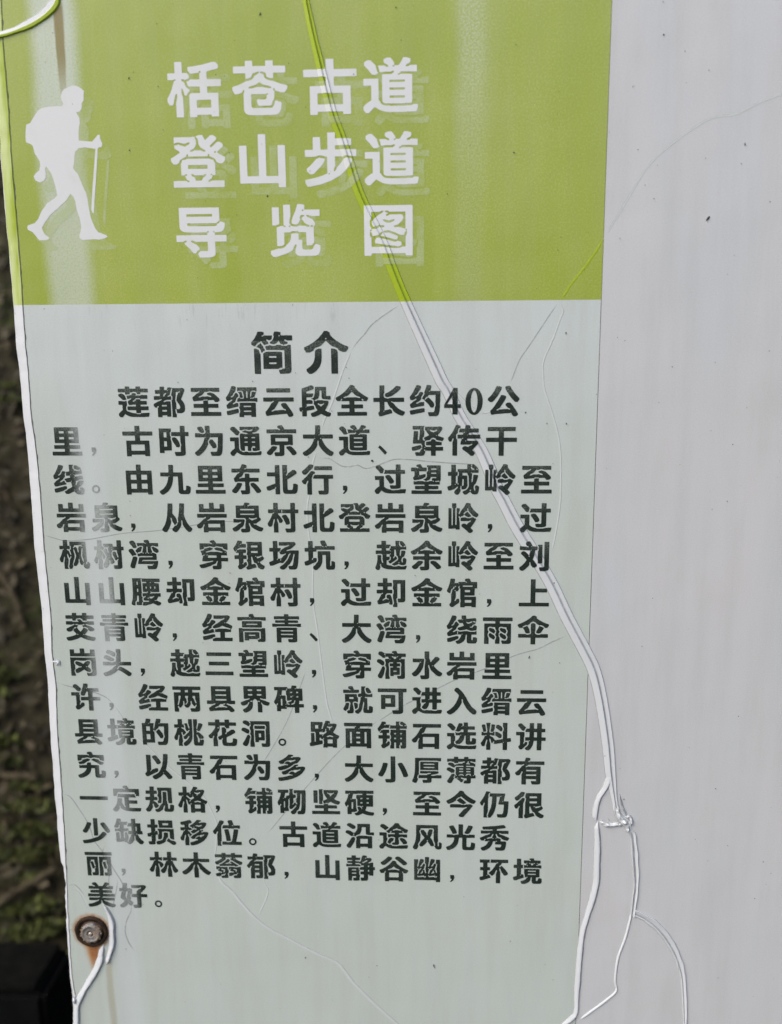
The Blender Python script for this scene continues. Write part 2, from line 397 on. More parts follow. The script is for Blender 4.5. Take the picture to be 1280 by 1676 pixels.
def lift_main(x, z):                         # height of the main wrinkle at points of the board plane
    x = np.asarray(x); z = np.asarray(z)
    A = ml[:-1, :2]; Bv = ml[1:, :2] - A; W = ml[:-1, 2]
    P = np.stack([x, z], -1)[:, None, :]; t = np.clip(((P - A) * Bv).sum(-1) / (Bv * Bv).sum(-1), 0, 1)
    Q = P - (A + Bv * t[..., None]); d = np.hypot(Q[..., 0], Q[..., 1]); k = d.argmin(1); ii = np.arange(len(x))
    sgn = np.sign(Q[ii, k, 0]); u = sgn * d[ii, k] / W[k]
    return np.interp(u, mp_[:, 0], mp_[:, 1], 0, 0) * H_MAIN, u

# ---- film sheets (thin slabs, outline in board coordinates)
def slab(name, outline, thick, mat, y=0.0, holes=(), side_mat=None):
    bm = bmesh.new(); es = []
    for loop in [outline] + list(holes):
        vs = [bm.verts.new((x, y, z)) for x, z in loop]
        es += [bm.edges.new((vs[i], vs[(i + 1) % len(vs)])) for i in range(len(vs))]
    bmesh.ops.triangle_fill(bm, edges=es, use_beauty=True)
    fs = list(bm.faces); bmesh.ops.recalc_face_normals(bm, faces=fs)
    for f in fs:
        if f.normal.y > 0: f.normal_flip()
    r = bmesh.ops.extrude_face_region(bm, geom=fs)
    for v in r['geom']:
        if isinstance(v, bmesh.types.BMVert): v.co.y -= 0
    vs2 = [v for v in r['geom'] if isinstance(v, bmesh.types.BMVert)]
    old = set(v for f in fs if f.is_valid for v in f.verts)
    for v in bm.verts:
        if v not in set(vs2): v.co.y += thick
    bmesh.ops.recalc_face_normals(bm, faces=bm.faces)
    return bm_obj(name, bm, mat, SIGN)
FOLD = [(2, -30), (3.5, 20), (5, 62), (9, 110), (14, 170), (19, 250), (27, 350), (35, 450), (38, 500), (43, 570), (47, 610), (52, 680), (59, 730), (66, 800), (71, 870), (73.5, 900), (79, 960), (84, 1010), (86, 1068), (92, 1120), (93, 1150), (95, 1200), (100, 1270), (104, 1330), (108, 1400), (110, 1440), (112, 1490), (115, 1540), (119, 1600), (126, 1640), (128, 1676), (133, 1750)]
EDGE = [(-26, -30), (-22, 20), (-19, 62), (-16, 110), (-11, 170), (-6, 250), (2, 350), (12, 450), (16, 500), (21, 570), (27, 610), (33, 680), (39, 730), (44, 800), (49, 870), (51, 900), (58, 960), (64, 1010), (68, 1068), (73, 1110), (75, 1150), (78, 1200), (83, 1270), (88, 1330), (95, 1400), (105, 1440), (106, 1490), (109, 1540), (113.5, 1598), (117, 1640), (119, 1676), (122, 1750)]
def dense(pl, step=.002, jit=0.0, seed=0):
    P = resample([(at(*p).x, at(*p).y, 0) for p in pl], step)
    return [(x + noise.noise(Vector((z * 160, seed, 0))) * jit + noise.noise(Vector((z * 700, seed, 3))) * jit * .5, z) for x, z, _ in P]
fold = dense(FOLD, .002, .00035, 1); 
TOP = fold[0][1]; BOT = fold[-1][1]
fold_hi = [p for p in fold if p[1] > ZB]; fold_lo = [p for p in fold if p[1] <= ZB]
xb = np.interp(ZB, [p[1] for p in fold[::-1]], [p[0] for p in fold[::-1]])
XB2 = .52
sc_hole = [(SCREW[0] + .0040 * math.cos(t), SCREW[1] + .0040 * math.sin(t)) for t in np.linspace(0, 2 * math.pi, 24, endpoint=False)]
slab('title_band', [(XR, TOP), (XR, ZB)] + [(xb, ZB)] + fold_hi[::-1], .0004, M_green)
slab('text_sheet', [(XR - .0001, ZB), (XR - .0001, BOT)] + fold_lo[::-1] + [(xb, ZB)], .0004, M_tint, holes=[sc_hole])
slab('blank_sheet', [(XR + .00022, TOP), (XB2, TOP), (XB2, BOT), (XR + .00022, BOT)], .0004, M_blank)

# ---- folded edge strip: the film bends back round the edge of the board
ne = 260
zs = np.linspace(TOP, BOT, ne)
fx = np.interp(zs, [p[1] for p in fold[::-1]], [p[0] for p in fold[::-1]])
edg = dense(EDGE, .002)
ex = np.interp(zs, [p[1] for p in edg[::-1]], [p[0] for p in edg[::-1]])
V = []; Fc = []
for i in range(ne):
    z = zs[i]
    rough = .0018 if -.345 < z < -.30 else .00022
    e = ex[i] + noise.noise(Vector((z * 900, 5, 0))) * rough + noise.noise(Vector((z * 90, 9, 0))) * .0005
    w_ = fx[i] - e; sl = .50
    prof = [(fx[i] - .00025, .00055), (fx[i] - .0005, .0000), (fx[i] - w_ * .3, w_ * .3 * sl * .8), (fx[i] - w_ * .6, w_ * .6 * sl), (fx[i] - w_ * .88, w_ * .88 * sl * 1.02), (e, w_ * sl * 1.25), (e + .0004, w_ * sl * 1.25 + .0018), (e + .0012, .012)]
    for x, y in prof: V.append((x, y, z + noise.noise(Vector((z * 300, x * 300, 2))) * .0004))
k = 8
for i in range(ne - 1):
    for j in range(k - 1): Fc.append((i * k + j, i * k + j + 1, (i + 1) * k + j + 1, (i + 1) * k + j))
mesh_obj('folded_edge', V, Fc, M_strip, SIGN, smooth=False)
# dark line along the fold, uneven
V = []; Fc = []
for i in range(ne * 2):
    z = TOP + (BOT - TOP) * i / (ne * 2 - 1); x = np.interp(z, [p[1] for p in fold[::-1]], [p[0] for p in fold[::-1]])
    if z < -.35: x += 0
    wd = .00022 + max(0, noise.noise(Vector((z * 260, 1, 1)))) * .0007 + max(0, noise.noise(Vector((z * 60, 8, 1)))) * .0003
    if z < -.31: wd *= .35
    V += [(x - .0002, -.00006, z), (x - .0002 + wd, -.00012, z), (x - .0001 + wd, -.00004, z)]
for i in range(ne * 2 - 1):
    for j in range(2): Fc.append((i * 3 + j, i * 3 + j + 1, i * 3 + j + 4, i * 3 + j + 3))
mesh_obj('fold_line', V, Fc, M_fold_line, SIGN)

# ---- backing board and its frame rails behind
bm = bmesh.new()
def box(bm, x0, x1, y0, y1, z0, z1, bev=0):
    r = bmesh.ops.create_cube(bm, size=1)
    for v in r['verts']: v.co = Vector(((x0 + x1) / 2 + v.co.x * (x1 - x0), (y0 + y1) / 2 + v.co.y * (y1 - y0), (z0 + z1) / 2 + v.co.z * (z1 - z0)))
    if bev: bmesh.ops.bevel(bm, geom=list({e for v in r['verts'] for e in v.link_edges}), offset=bev, segments=2, affect='EDGES')
vx = .0
P = [(-.013, TOP - .001), (XB2, TOP - .001), (XB2, BOT + .001), (-.016, BOT + .001)]
vs = [bm.verts.new((x, .0008, z)) for x, z in P] + [bm.verts.new((x, .018, z)) for x, z in P]
for f in ((0, 1, 2, 3), (7, 6, 5, 4), (0, 4, 5, 1), (1, 5, 6, 2), (2, 6, 7, 3), (3, 7, 4, 0)): bm.faces.new([vs[i] for i in f])
bmesh.ops.recalc_face_normals(bm, faces=bm.faces)
bm_obj('backing_board', bm, M_back, SIGN)
M_steel = simple('dull dark steel', (.035, .037, .04, 1), .55, .5, (.06, .058, .055, 1), 60, .3, .1)
for x in (.12, .42):
    bm = bmesh.new(); box(bm, x - .025, x + .025, .0185, .062, -BZ - .1, TOP - .03, .003); bm_obj('support_post', bm, M_steel, SIGN)

# ------------------------------------------------------------------ printed characters
def ell(cx, cy, rx, ry, n_=20, flip=False):
    t = np.linspace(0, 2 * math.pi, n_, endpoint=False); t = -t if flip else t
    return np.stack([cx + rx * np.cos(t), cy + ry * np.sin(t)], 1)
BODY['，'] = [np.array([(-.36, -.20), (-.24, -.20), (-.215, -.25), (-.215, -.32), (-.25, -.40), (-.33, -.47), (-.37, -.45), (-.32, -.39), (-.31, -.345), (-.36, -.345)])]
BODY['。'] = [ell(-.28, -.31, .135, .135), ell(-.28, -.31, .075, .075)]
BODY['、'] = [np.array([(-.36, -.10), (-.27, -.17), (-.16, -.29), (-.13, -.34), (-.20, -.40), (-.28, -.31), (-.36, -.22), (-.41, -.17)]) + (0, -.05)]
BODY['4'] = [np.array([(.03, .40), (.155, .40), (.155, -.10), (.25, -.10), (.25, -.22), (.155, -.22), (.155, -.42), (-.01, -.42), (-.01, -.22), (-.27, -.22), (-.27, -.12)]), np.array([(-.01, .16), (-.01, -.10), (-.175, -.10)])]
BODY['0'] = [ell(0, 0, .27, .42, 28), ell(0, 0, .105, .34, 24)]
CACHE = {}
def glyph_mesh(cs):
    bm = bmesh.new(); es = []
    for c in cs:
        vs = [bm.verts.new((x, 0, y)) for x, y in c]
        es += [bm.edges.new((vs[i], vs[(i + 1) % len(vs)])) for i in range(len(vs))]
    bmesh.ops.triangle_fill(bm, edges=es, use_beauty=True)
    # drop faces that filled a counter (even-odd test)
    kill = []
    for f in bm.faces:
        p = f.calc_center_median(); n_ = 0
        for c in cs:
            d = np.roll(c, -1, 0); y0, y1 = c[:, 1], d[:, 1]; m = (y0 <= p.z) != (y1 <= p.z)
            xs = c[m, 0] + (p.z - y0[m]) * (d[m, 0] - c[m, 0]) / (y1[m] - y0[m]); n_ += int((xs > p.x).sum())
        if n_ % 2 == 0: kill.append(f)
    bmesh.ops.delete(bm, geom=kill, context='FACES')
    for f in bm.faces:
        if f.normal.y > 0: f.normal_flip()
    return bm
def put_char(name, ch, font, x, z, sx, sz, mat, lift):
    cs = font[ch]
    probe = np.array([(x + u * sx, z + v * sz) for u in (-.55, -.27, 0, .27, .55) for v in (-.55, -.27, 0, .27, .55)])
    _, u = lift_main(probe[:, 0], probe[:, 1])
    near = np.abs(u).min() < 1.9
    key = (ch, id(font), mat.name)
    if not near and key in CACHE:
        me = CACHE[key]; o = bpy.data.objects.new(name, me)
    else:
        bm = glyph_mesh(cs)
        if near:                              # cut the print along the wrinkle so that it drapes over it
            for v in bm.verts: v.co = Vector((x + v.co.x * sx, 0, z + v.co.z * sz))
            k = int(np.hypot(ml[:, 0] - x, ml[:, 1] - z).argmin()); k = min(max(k, 4), len(ml) - 5)
            for kk in (k - 4, k, k + 4):
                pass
            t = Vector((ml[k + 4, 0] - ml[k - 4, 0], ml[k + 4, 1] - ml[k - 4, 1])).normalized(); nr = Vector((-t.y, t.x))
            if nr.x < 0: nr = -nr
            for u_ in list(mp_[:, 0]) + list(np.arange(-1.5, 1.51, .1)):
                c0 = Vector((ml[k, 0], ml[k, 1])) + nr * u_ * ml[k, 2]
                bmesh.ops.bisect_plane(bm, geom=list(bm.verts) + list(bm.edges) + list(bm.faces), plane_co=(c0.x, 0, c0.y), plane_no=(nr.x, 0, nr.y))
            for s_ in np.arange(-.016, .017, .002):
                c0 = Vector((ml[k, 0], ml[k, 1])) + t * float(s_)
                bmesh.ops.bisect_plane(bm, geom=list(bm.verts) + list(bm.edges) + list(bm.faces), plane_co=(c0.x, 0, c0.y), plane_no=(t.x, 0, t.y))
            bmesh.ops.triangulate(bm, faces=bm.faces)
            h, _ = lift_main([v.co.x for v in bm.verts], [v.co.z for v in bm.verts])
            for v, hh in zip(bm.verts, h): v.co = Vector(((v.co.x - x) / sx, -hh - (.00006 if hh > 0 else 0), (v.co.z - z) / sz))
        me = bpy.data.meshes.new(name); bm.to_mesh(me); bm.free(); me.materials.append(mat)
        if not near: CACHE[key] = me
        o = bpy.data.objects.new(name, me)
    COL.objects.link(o); o.parent = SIGN; o.location = (x, -lift, z); o.scale = (sx, 1, sz)
    return o
PIT, LEAD = .020, .021579
TX = [.0818, .1155, .1512, .1822]
for (row, z) in (('栝苍古道', .1377), ('登山步道', .1026), ('导览图', .0677)):
    xs = TX if len(row) == 4 else (.0818, .1313, .1806)
    for ch, x in zip(row, xs):
        x += random.uniform(-.0003, .0003)
        put_char('letter_shadow', ch, TITLE, x + .0058, z - .0056, .0284, .0272, M_ghost, .00004)
        put_char('title_character', ch, TITLE, x, z, .0284, .0272, M_white, .00009)
for ch, x in zip('简介', (.1172, .1462)): put_char('heading_character', ch, BODY, x, .0045, .0232, .0232, M_ink, .00009)
LINES = ['　　莲都至缙云段全长约', '里，古时为通京大道、驿传干', '线。由九里东北行，过望城岭至', '岩泉，从岩泉村北登岩泉岭，过', '枫树湾，穿银场坑，越余岭至刘',
 '山山腰却金馆村，过却金馆，上', '茭青岭，经高青、大湾，绕雨伞', '岗头，越三望岭，穿滴水岩里', '许，经两县界碑，就可进入缙云', '县境的桃花洞。路面铺石选料讲', '究，以青石为多，大小厚薄都有',
 '一定规格，铺砌坚硬，至今仍很', '少缺损移位。古道沿途风光秀', '丽，林木蓊郁，山静谷幽，环境', '美好。']
for r_, line in enumerate(LINES):
    z = -(r_ + 1) * LEAD
    for c_, ch in enumerate(line):
        if ch == '　': continue
        x = c_ * PIT + (-.0004 if r_ == 0 else .0006 if r_ == 1 else 0)
        put_char('printed_character', ch, BODY, x, z, .0172, .0174, M_ink, .00009)
p4, p0, pg = at(741, 656), at(776, 657), at(824, 656)
put_char('printed_character', '4', BODY, p4.x, p4.y, .0172, .0174, M_ink, .00009)
put_char('printed_character', '0', BODY, p0.x, p0.y, .0172, .0174, M_ink, .00009)
put_char('printed_character', '公', BODY, pg.x, pg.y, .0172, .0174, M_ink, .00009)

# ------------------------------------------------------------------ printed hiker emblem
HK = [(490,125),(530,108),(560,110),(590,120),(635,155),(632,200),(633,240),(615,265),(616,290),(612,315),(598,338),(565,345),(580,370),(595,395),(600,440),(592,480),(588,520),(590,595),(640,600),(705,605),(720,590),(745,560),(760,543),(775,545),(780,580),(798,625),(790,655),(765,655),(758,668),(735,670),(720,668),(640,655),(590,665),(560,690),(550,740),(548,800),(540,840),(560,868),(580,890),(610,960),(630,1010),(655,1060),(668,1120),(680,1200),(700,1290),(735,1370),(760,1405),(800,1420),(830,1430),(845,1445),(820,1462),(770,1472),(720,1468),(680,1472),(620,1475),(595,1455),(596,1430),(604,1400),(612,1360),(600,1290),(570,1200),(558,1130),(540,1090),(515,1065),(480,1125),(440,1160),(400,1200),(340,1250),(290,1320),(265,1365),(275,1400),(290,1425),(330,1455),(322,1468),(300,1477),(240,1478),(210,1440),(180,1405),(140,1385),(133,1365),(140,1345),(200,1325),(230,1290),(260,1220),(310,1150),(370,1110),(400,1080),(385,1010),(365,940),(345,885),(300,822),(292,850),(298,890),(296,925),(280,952),(245,967),(205,948),(190,912),(208,885),(240,860),(248,820),(245,780),(220,740),(200,710),(190,670),(180,640),(160,625),(122,610),(118,560),(120,500),(125,455),(160,440),(180,405),(200,370),(230,330),(260,308),(330,295),(400,290),(440,290),(452,270),(437,240),(430,210),(440,165),(460,140)]
POLE = [(737, 669), (757, 668), (748, 850), (738, 1000), (728, 1150), (722, 1240), (710, 1232), (700, 1205), (708, 1050), (722, 870)]
def emblem(name, pl, mat, lift, off=(0, 0)):
    bm = bmesh.new(); vs = []
    for x, y in pl:
        p = at(20 + x / 5.406 + off[0], 120 + y / 5.406 + off[1]); vs.append(bm.verts.new((p.x, -lift, p.y)))
    es = [bm.edges.new((vs[i], vs[(i + 1) % len(vs)])) for i in range(len(vs))]
    bmesh.ops.triangle_fill(bm, edges=es, use_beauty=True)
    for f in bm.faces:
        if f.normal.y > 0: f.normal_flip()
    return bm_obj(name, bm, mat, SIGN)
emblem('emblem_shadow', HK, M_ghost, .00004, (15, 17)); emblem('emblem_shadow', POLE, M_ghost, .00004, (19, 18))
emblem('hiker_emblem', HK, M_white, .00009); emblem('walking_pole_emblem', POLE, M_white, .00009)

# ------------------------------------------------------------------ wrinkles and creases of the film
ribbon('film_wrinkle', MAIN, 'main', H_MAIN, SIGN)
ribbon('film_wrinkle', [(998, 1262, 7), (996, 1277, 11), (989, 1292, 11), (980.5, 1305, 10), (976, 1320, 10), (974, 1337, 10), (978, 1347, 6)], 'ridge', .0008, SIGN, rough=.1)
ribbon('film_wrinkle', [(979, 1343, 5), (977, 1355, 9), (978, 1381, 12), (977, 1429, 12), (976, 1445, 12), (970, 1471, 12), (961.7, 1498, 11), (953.5, 1527, 10), (948.6, 1570, 11), (944.6, 1622, 10), (943, 1655, 8), (934, 1668, 9), (905, 1690, 8), (880, 1710, 6)], 'ridge', .0009, SIGN, rough=.08)
ribbon('film_wrinkle', [(1008, 1318, 9), (1010, 1330, 12), (1016, 1340, 13), (1026, 1346, 11), (1028, 1356, 11), (1034, 1363, 10), (1037, 1376, 10), (1039.5, 1412, 10), (1041, 1445, 9), (1038, 1475, 8), (1035, 1500, 7)], 'groove', .0009, SIGN, rough=.15)
ribbon('film_wrinkle', [(1037, 1493, 13), (1057, 1503, 14), (1076, 1517, 14), (1093, 1537, 13), (1106, 1560, 12), (1115, 1586, 10), (1119, 1616, 8), (1121, 1676, 6), (1121, 1760, 5)], 'arc', .0009, SIGN)
ribbon('film_wrinkle', [(1034, 1494, 5), (1024, 1534, 5), (1012, 1567, 4.5), (1007, 1603, 4.5), (1009, 1621, 4), (995, 1635, 5), (975, 1650, 5.5), (950, 1668, 5)], 'crease', .0005, SIGN)
ribbon('crumpled_fold', [(981, 1344, 5), (992, 1349, 8), (1001, 1350, 8), (1011, 1349, 8), (1020, 1350, 5)], 'ridge', .0010, SIGN, step=.0006, rough=.9)
ribbon('crumpled_fold', [(1009, 1322, 8), (1014, 1336, 11), (1021, 1345, 12), (1027, 1352, 11), (1026, 1362, 7)], 'ridge', .0016, SIGN, step=.0006, rough=.9)
ribbon('crumpled_fold', [(1013, 1298, 3), (1017, 1315, 5), (1024, 1332, 5), (1031, 1342, 5), (1033, 1352, 4)], 'hair', .0010, SIGN, step=.0006, rough=.5)  # coloured dark for the thin shadow beside the flap
ribbon('crumpled_fold', [(1034, 1350, 5), (1031, 1338, 7), (1023, 1335, 6)], 'ridge', .0014, SIGN, step=.0006, rough=.8)
for pl in ([(994, 1337, 1.5), (997, 1342, 2), (1000, 1347, 1.5)], [(1007, 1342, 1.5), (1010, 1350, 2)], [(982, 1341, 1.5), (991, 1343, 2)]): ribbon('crumpled_fold', pl, 'hair', .0003, SIGN, step=.0006)
# torn lip round the upper screw, bare on its inner side
ribbon('film_wrinkle', [(93, -30, 17), (91, 0, 18), (80, 17, 18), (63, 31, 16), (43, 42, 14), (22, 51, 11), (5, 56, 10), (-15, 60, 9)], 'lip', .0009, SIGN, bare=lambda u: 1.0 if u < .1 else 0.0)
# lip and wrinkle at the lower screw
ribbon('film_wrinkle', [(169, 1479, 4), (177, 1492, 8), (183, 1508, 11), (184, 1526, 11), (184, 1545, 12), (180, 1560, 10), (175, 1576, 7), (173, 1580, 4)], 'ridge', .0014, SIGN, rough=.12)
ribbon('film_wrinkle', [(169, 1546, 7), (166, 1560, 10), (165, 1570, 12), (158, 1587, 13), (148, 1604, 12), (138, 1620, 11), (130, 1636, 11), (126, 1650, 12), (126, 1690, 12)], 'ridge', .0012, SIGN, rough=.12)
ribbon('film_wrinkle', [(119, 1630, 3), (122, 1634, 7), (122, 1639, 6), (124, 1643, 3)], 'ridge', .0016, SIGN, step=.0006, rough=.5)
ribbon('film_wrinkle', [(86, 1083, 6), (92, 1083, 9), (97, 1086, 11), (99, 1090, 7)], 'ridge', .0011, SIGN, step=.0006, rough=.9)
CR_ = [
 ('hair', 2.2, [(653,500),(630,515),(610,530),(598,545),(585,560),(576,572)]),
 ('crease', 3.6, [(576,572),(568,590),(560,610),(552,634),(545,655),(538,672),(530,690),(526,706)]),
 ('crease', 3, [(518,738),(512,760),(508,800),(503,830),(505,870),(512,920),(512,980),(520,1035),(528,1100),(535,1150),(545,1185)]),
 ('hair', 2.4, [(523,750),(538,750),(548,756),(560,763),(573,764),(585,761),(600,767),(625,759),(645,752),(670,752),(700,755),(740,758),(778,760)]),
 ('creasel', 3.8, [(1310,145),(1280,154),(1240,170),(1205,187),(1170,192),(1145,204),(1110,228),(1075,257),(1055,280),(1035,313),(1010,355),(993,383)]),
 ('creasel', 4.5, [(988,390),(975,412),(955,440),(935,465),(918,492)]),
 ('crease', 3, [(916,494),(922,509),(917,522),(905,555),(890,590),(889,615),(892,640),(905,680),(915,720),(918,760),(917,820),(910,870),(903,903)]),
 ('hair', 2, [(912,498),(900,515),(880,545),(862,572),(850,590),(835,628)]),
 ('hair', 2.4, [(928,1040),(905,1050),(880,1062),(845,1072),(800,1092),(760,1107),(740,1115),(700,1135),(660,1155),(620,1180)]),
 ('hair', 1.8, [(618,1180),(560,1225),(500,1290),(440,1362)]),
 ('crease', 3.2, [(733,630),(745,640),(765,660),(790,676),(820,668),(838,678)]),
 ('crease', 5.5, [(357,1430),(362,1443),(380,1460),(395,1478),(415,1500),(440,1520),(462,1532),(480,1541),(500,1552),(525,1564),(552,1576),(566,1592),(580,1610),(610,1640),(650,1676),(680,1700)]),
 ('crease', 2.4, [(430,1435),(434,1447),(439,1458),(434,1475),(428,1488),(424,1500)]),
 ('hair', 1.8, [(70,875),(90,881),(110,885),(150,882),(200,873),(260,868),(350,855),(395,853)]),
 ('hair', 2, [(93,1117),(105,1121),(120,1125),(140,1130),(160,1135),(176,1143),(187,1155)]),
 ('crease', 3, [(187,1155),(200,1175),(215,1200),(230,1212),(245,1225),(270,1250),(300,1275),(330,1300),(345,1325),(355,1350),(354,1380),(352,1405),(357,1430)]),
 ('hair', 2.2, [(104,1300),(112,1302),(120,1310),(130,1325),(140,1340),(148,1357),(154,1375),(165,1390),(176,1405),(187,1424),(200,1445),(205,1463)]),
 ('hair', 2.4, [(215,1480),(214,1492),(207,1508),(205,1525),(211,1543),(220,1556)]),
 ('creasel', 3.6, [(110,1457),(120,1453),(130,1459),(138,1472),(145,1490)]),
 ('hair', 2, [(110,1450),(122,1448),(132,1457),(140,1468)]),
 ('hair', 1.8, [(172,1382),(168,1395),(172,1408),(180,1420),(178,1440),(180,1455),(188,1470)]),
 ('hair', 1.8, [(193,1440),(190,1460),(186,1478),(183,1490)]),
 ('hair', 1.8, [(123,1518),(116,1522),(108,1521)]),
 ('hair', 1.6, [(500,1100),(470,1180),(430,1250)]),
]
for pf, w_, pl in CR_:
    ribbon('film_crease', [(x, y, w_) for x, y in pl], pf, (.00004 if pf == 'hair' else .00005) * (1.6 if w_ > 4 else 1), SIGN, step=.0015, rough=.2, mat=M_cr)

# ------------------------------------------------------------------ dirt specks on the film (stuff)
bm = bmesh.new()
SP = [(1159,357,3.6,8),(1157,360,2.5,3),(1086,57,2.5,3),(1121,84,1.5,2),(1160,115,1.5,2),(1219,236,2,4),(1213,268,1.5,2),(1070,325,1.5,2),(1260,330,2,2),(211,128,2,4),(426,23,2,6),(648,12,1.5,3),(841,250,2.5,2.5),(438,321,2,4),(212,246,2,3),(617,1580,2,2),(926,545,2,4),(860,675,2.5,2.5),(927,693,2.5,3),(895,693,2,2),(835,1540,1.5,2),(500,1567,2,4),(710,1580,3,6),(711,1583,2,3),(1021,1308,2,3),(1175,1600,1.5,2),(1249,1410,2,2),(1235,1470,2,2),(1171,1290,2,2),(907,954,2,3),(866,1075,2,6),(790,742,2,3),(609,754,5,4),(990,1237,2,2),(505,748,2,2),(213,820,1.5,1.5),(976,645,1.5,2),(1190,820,1.5,2),(1100,600,1.5,2)]
for _ in range(170): SP.append((random.uniform(60, 1280), random.uniform(0, 1676), random.uniform(.7, 1.5), random.uniform(.7, 2.2)))
for x, y, a_, b_ in SP:
    p = at(x, y); s = .00034; th = random.uniform(-.6, .3)
    vs = []
    for k in range(7):
        t = k / 7 * 2 * math.pi; rr = random.uniform(.7, 1.1)
        dx, dz = a_ * .5 * math.cos(t) * rr * s, b_ * .5 * math.sin(t) * rr * s
        vs.append(bm.verts.new((p.x + dx * math.cos(th) - dz * math.sin(th), -.00035, p.y + dx * math.sin(th) + dz * math.cos(th))))
    c = bm.verts.new((p.x, -.0006, p.y))
    for k in range(7): bm.faces.new((vs[k], vs[(k + 1) % 7], c))
M_speck = simple('dark grit', (.04, .045, .045, 1), .9, .2, (.09, .085, .07, 1), 900)
tag(bm_obj('dirt_speck', bm, M_speck, SIGN), kind='stuff')

# ------------------------------------------------------------------ rusted screw in its sunk collar
def lathe(prof, n_=48, wob=0.0, seed=0):
    bm = bmesh.new(); rings = []
    for i, (r_, y) in enumerate(prof):
        ring = []
        for k in range(n_):
            t = 2 * math.pi * k / n_; q = r_ * (1 + wob * noise.noise(Vector((math.cos(t) * 2.2, math.sin(t) * 2.2, seed + i * .15))))
            ring.append(bm.verts.new((q * math.cos(t), y, q * math.sin(t))))
        rings.append(ring)
    for i in range(len(prof) - 1):
        for k in range(n_): bm.faces.new((rings[i][k], rings[i][(k + 1) % n_], rings[i + 1][(k + 1) % n_], rings[i + 1][k]))
    bm.faces.new(rings[-1][::-1]); bmesh.ops.recalc_face_normals(bm, faces=bm.faces)
    return bm
M_col = simple('shade-dark rusted collar', (.018, .013, .009, 1), .85, .2, (.045, .025, .014, 1), 300, 0, .5)  # rust brown taken darker to paint in the shade of a recess
def head_mat():
    T = NT('corroded zinc', .5, .5); T.coord(); T.b.inputs['Metallic'].default_value = .05
    n1 = T.noise(420, 5, .7); n2 = T.noise(160, 3, .6, off=(3, 1, 2))
    c = T.mix(T.ramp(n1, .35, .65), (.13, .125, .12, 1), (.23, .215, .20, 1))
    c = T.mix(T.ramp(n2, .5, .62, 0, .8), c, (.28, .20, .14, 1)); T.bump(n1, .6, .001)
    T.put(T.ramp(n2, .4, .6, .4, .8), T.b.inputs['Roughness']); return T.color(c)
M_head = head_mat()
sx, sz = SCREW
col = bm_obj('screw_collar', lathe([(.0104, .0), (.0103, -.0010), (.0098, -.0016), (.0088, -.0015), (.0076, -.0004), (.0066, .0002), (.0052, .0004)], 64, .03, 1), M_col, SIGN, True); col.location = (sx, 0, sz)
hd = bm_obj('screw_head', lathe([(.0060, .0004), (.0064, -.0008), (.0063, -.0022), (.0057, -.0032), (.0050, -.0034), (.0046, -.0030), (.0030, -.0031), (.0022, -.0032), (.0018, -.0026), (.0015, -.0024)], 56, .10, 3), M_head, SIGN, True); hd.location = (sx + .0002, 0, sz)
pin = bm_obj('pin', lathe([(.0013, -.0020), (.0013, -.0029), (.0009, -.0034), (.0004, -.0035)], 24, .05, 2), simple('worn bright zinc', (.42, .41, .38, 1), .4, .5, (.30, .28, .25, 1), 700, .4), hd, True)
# small washer-edge chips on the head
bm = bmesh.new()
for _ in range(46):
    t = random.uniform(0, 6.283); rr = random.uniform(.0050, .0066) * 1.0; s = random.uniform(.0003, .0008)
    m = Matrix.Translation((rr * math.cos(t), -.0030 + abs(rr - .0056) * .8, rr * math.sin(t))) @ Matrix.Rotation(random.uniform(0, 3), 4, 'Y') @ Matrix.Diagonal((s, s * .6, s * .8, 1))
    bmesh.ops.create_icosphere(bm, subdivisions=1, radius=1, matrix=m)
tag(bm_obj('rust_flakes', bm, simple('flaking rust scale', (.24, .19, .14, 1), .8, .3, (.34, .24, .15, 1), 800), hd), kind='stuff')

# ------------------------------------------------------------------ ground: level in front, a steep bank of litter behind
def bank_z(x, y):                            # world height
    n_ = noise.noise(Vector((x * 1.3, y * 1.3, 0))) * .06 + noise.noise(Vector((x * 5, y * 5, 3))) * .025
    s = min(max((y - .42) / 1.0, 0), 3.0)
    f = s * 1.55 if s < 1.6 else 2.48 + (s - 1.6) * .35
    return f + n_ * min(1, max(0, (y - .02) * 3)) + (.38 if y > .42 else .38 * max(0, (y + .5) / .92) ** 2 if y > -.5 else 0)
xs = np.concatenate([np.linspace(-60, -2.2, 16), np.linspace(-2, 2, 101), np.linspace(2.2, 60, 16)])
ys = np.concatenate([np.linspace(-60, -1.2, 16), np.linspace(-1, 3.4, 121), np.linspace(3.8, 90, 16)])
V = [(x, y, bank_z(x, y)) for y in ys for x in xs]; nx = len(xs)
Fc = [(j * nx + i, j * nx + i + 1, (j + 1) * nx + i + 1, (j + 1) * nx + i) for j in range(len(ys) - 1) for i in range(nx - 1)]
def world_mat(name, c1, c2, sc, rough=.9, c3=None, bump=.6):
    T = NT(name, rough, .25); tc = T.n('ShaderNodeTexCoord'); T.v = tc.outputs['Object']
    n1 = T.noise(sc, 6, .7); n2 = T.noise(sc * .23, 3, .6, off=(4, 4, 4)); c = T.mix(T.ramp(n1, .35, .65), c1, c2)
    if c3: c = T.mix(T.ramp(n2, .52, .66, 0, .85), c, c3)
    if bump: T.bump(n1, bump, .02)
    return T.color(c)
g = mesh_obj('ground', V, Fc, world_mat('damp humus soil', (.010, .008, .004, 1), (.032, .028, .013, 1), 34, c3=(.040, .050, .014, 1)), None, smooth=True)
tag(g, kind='structure')
def bank_n(x, y):
    e = .02; return Vector((-(bank_z(x + e, y) - bank_z(x - e, y)) / (2 * e), -(bank_z(x, y + e) - bank_z(x, y - e)) / (2 * e), 1)).normalized()
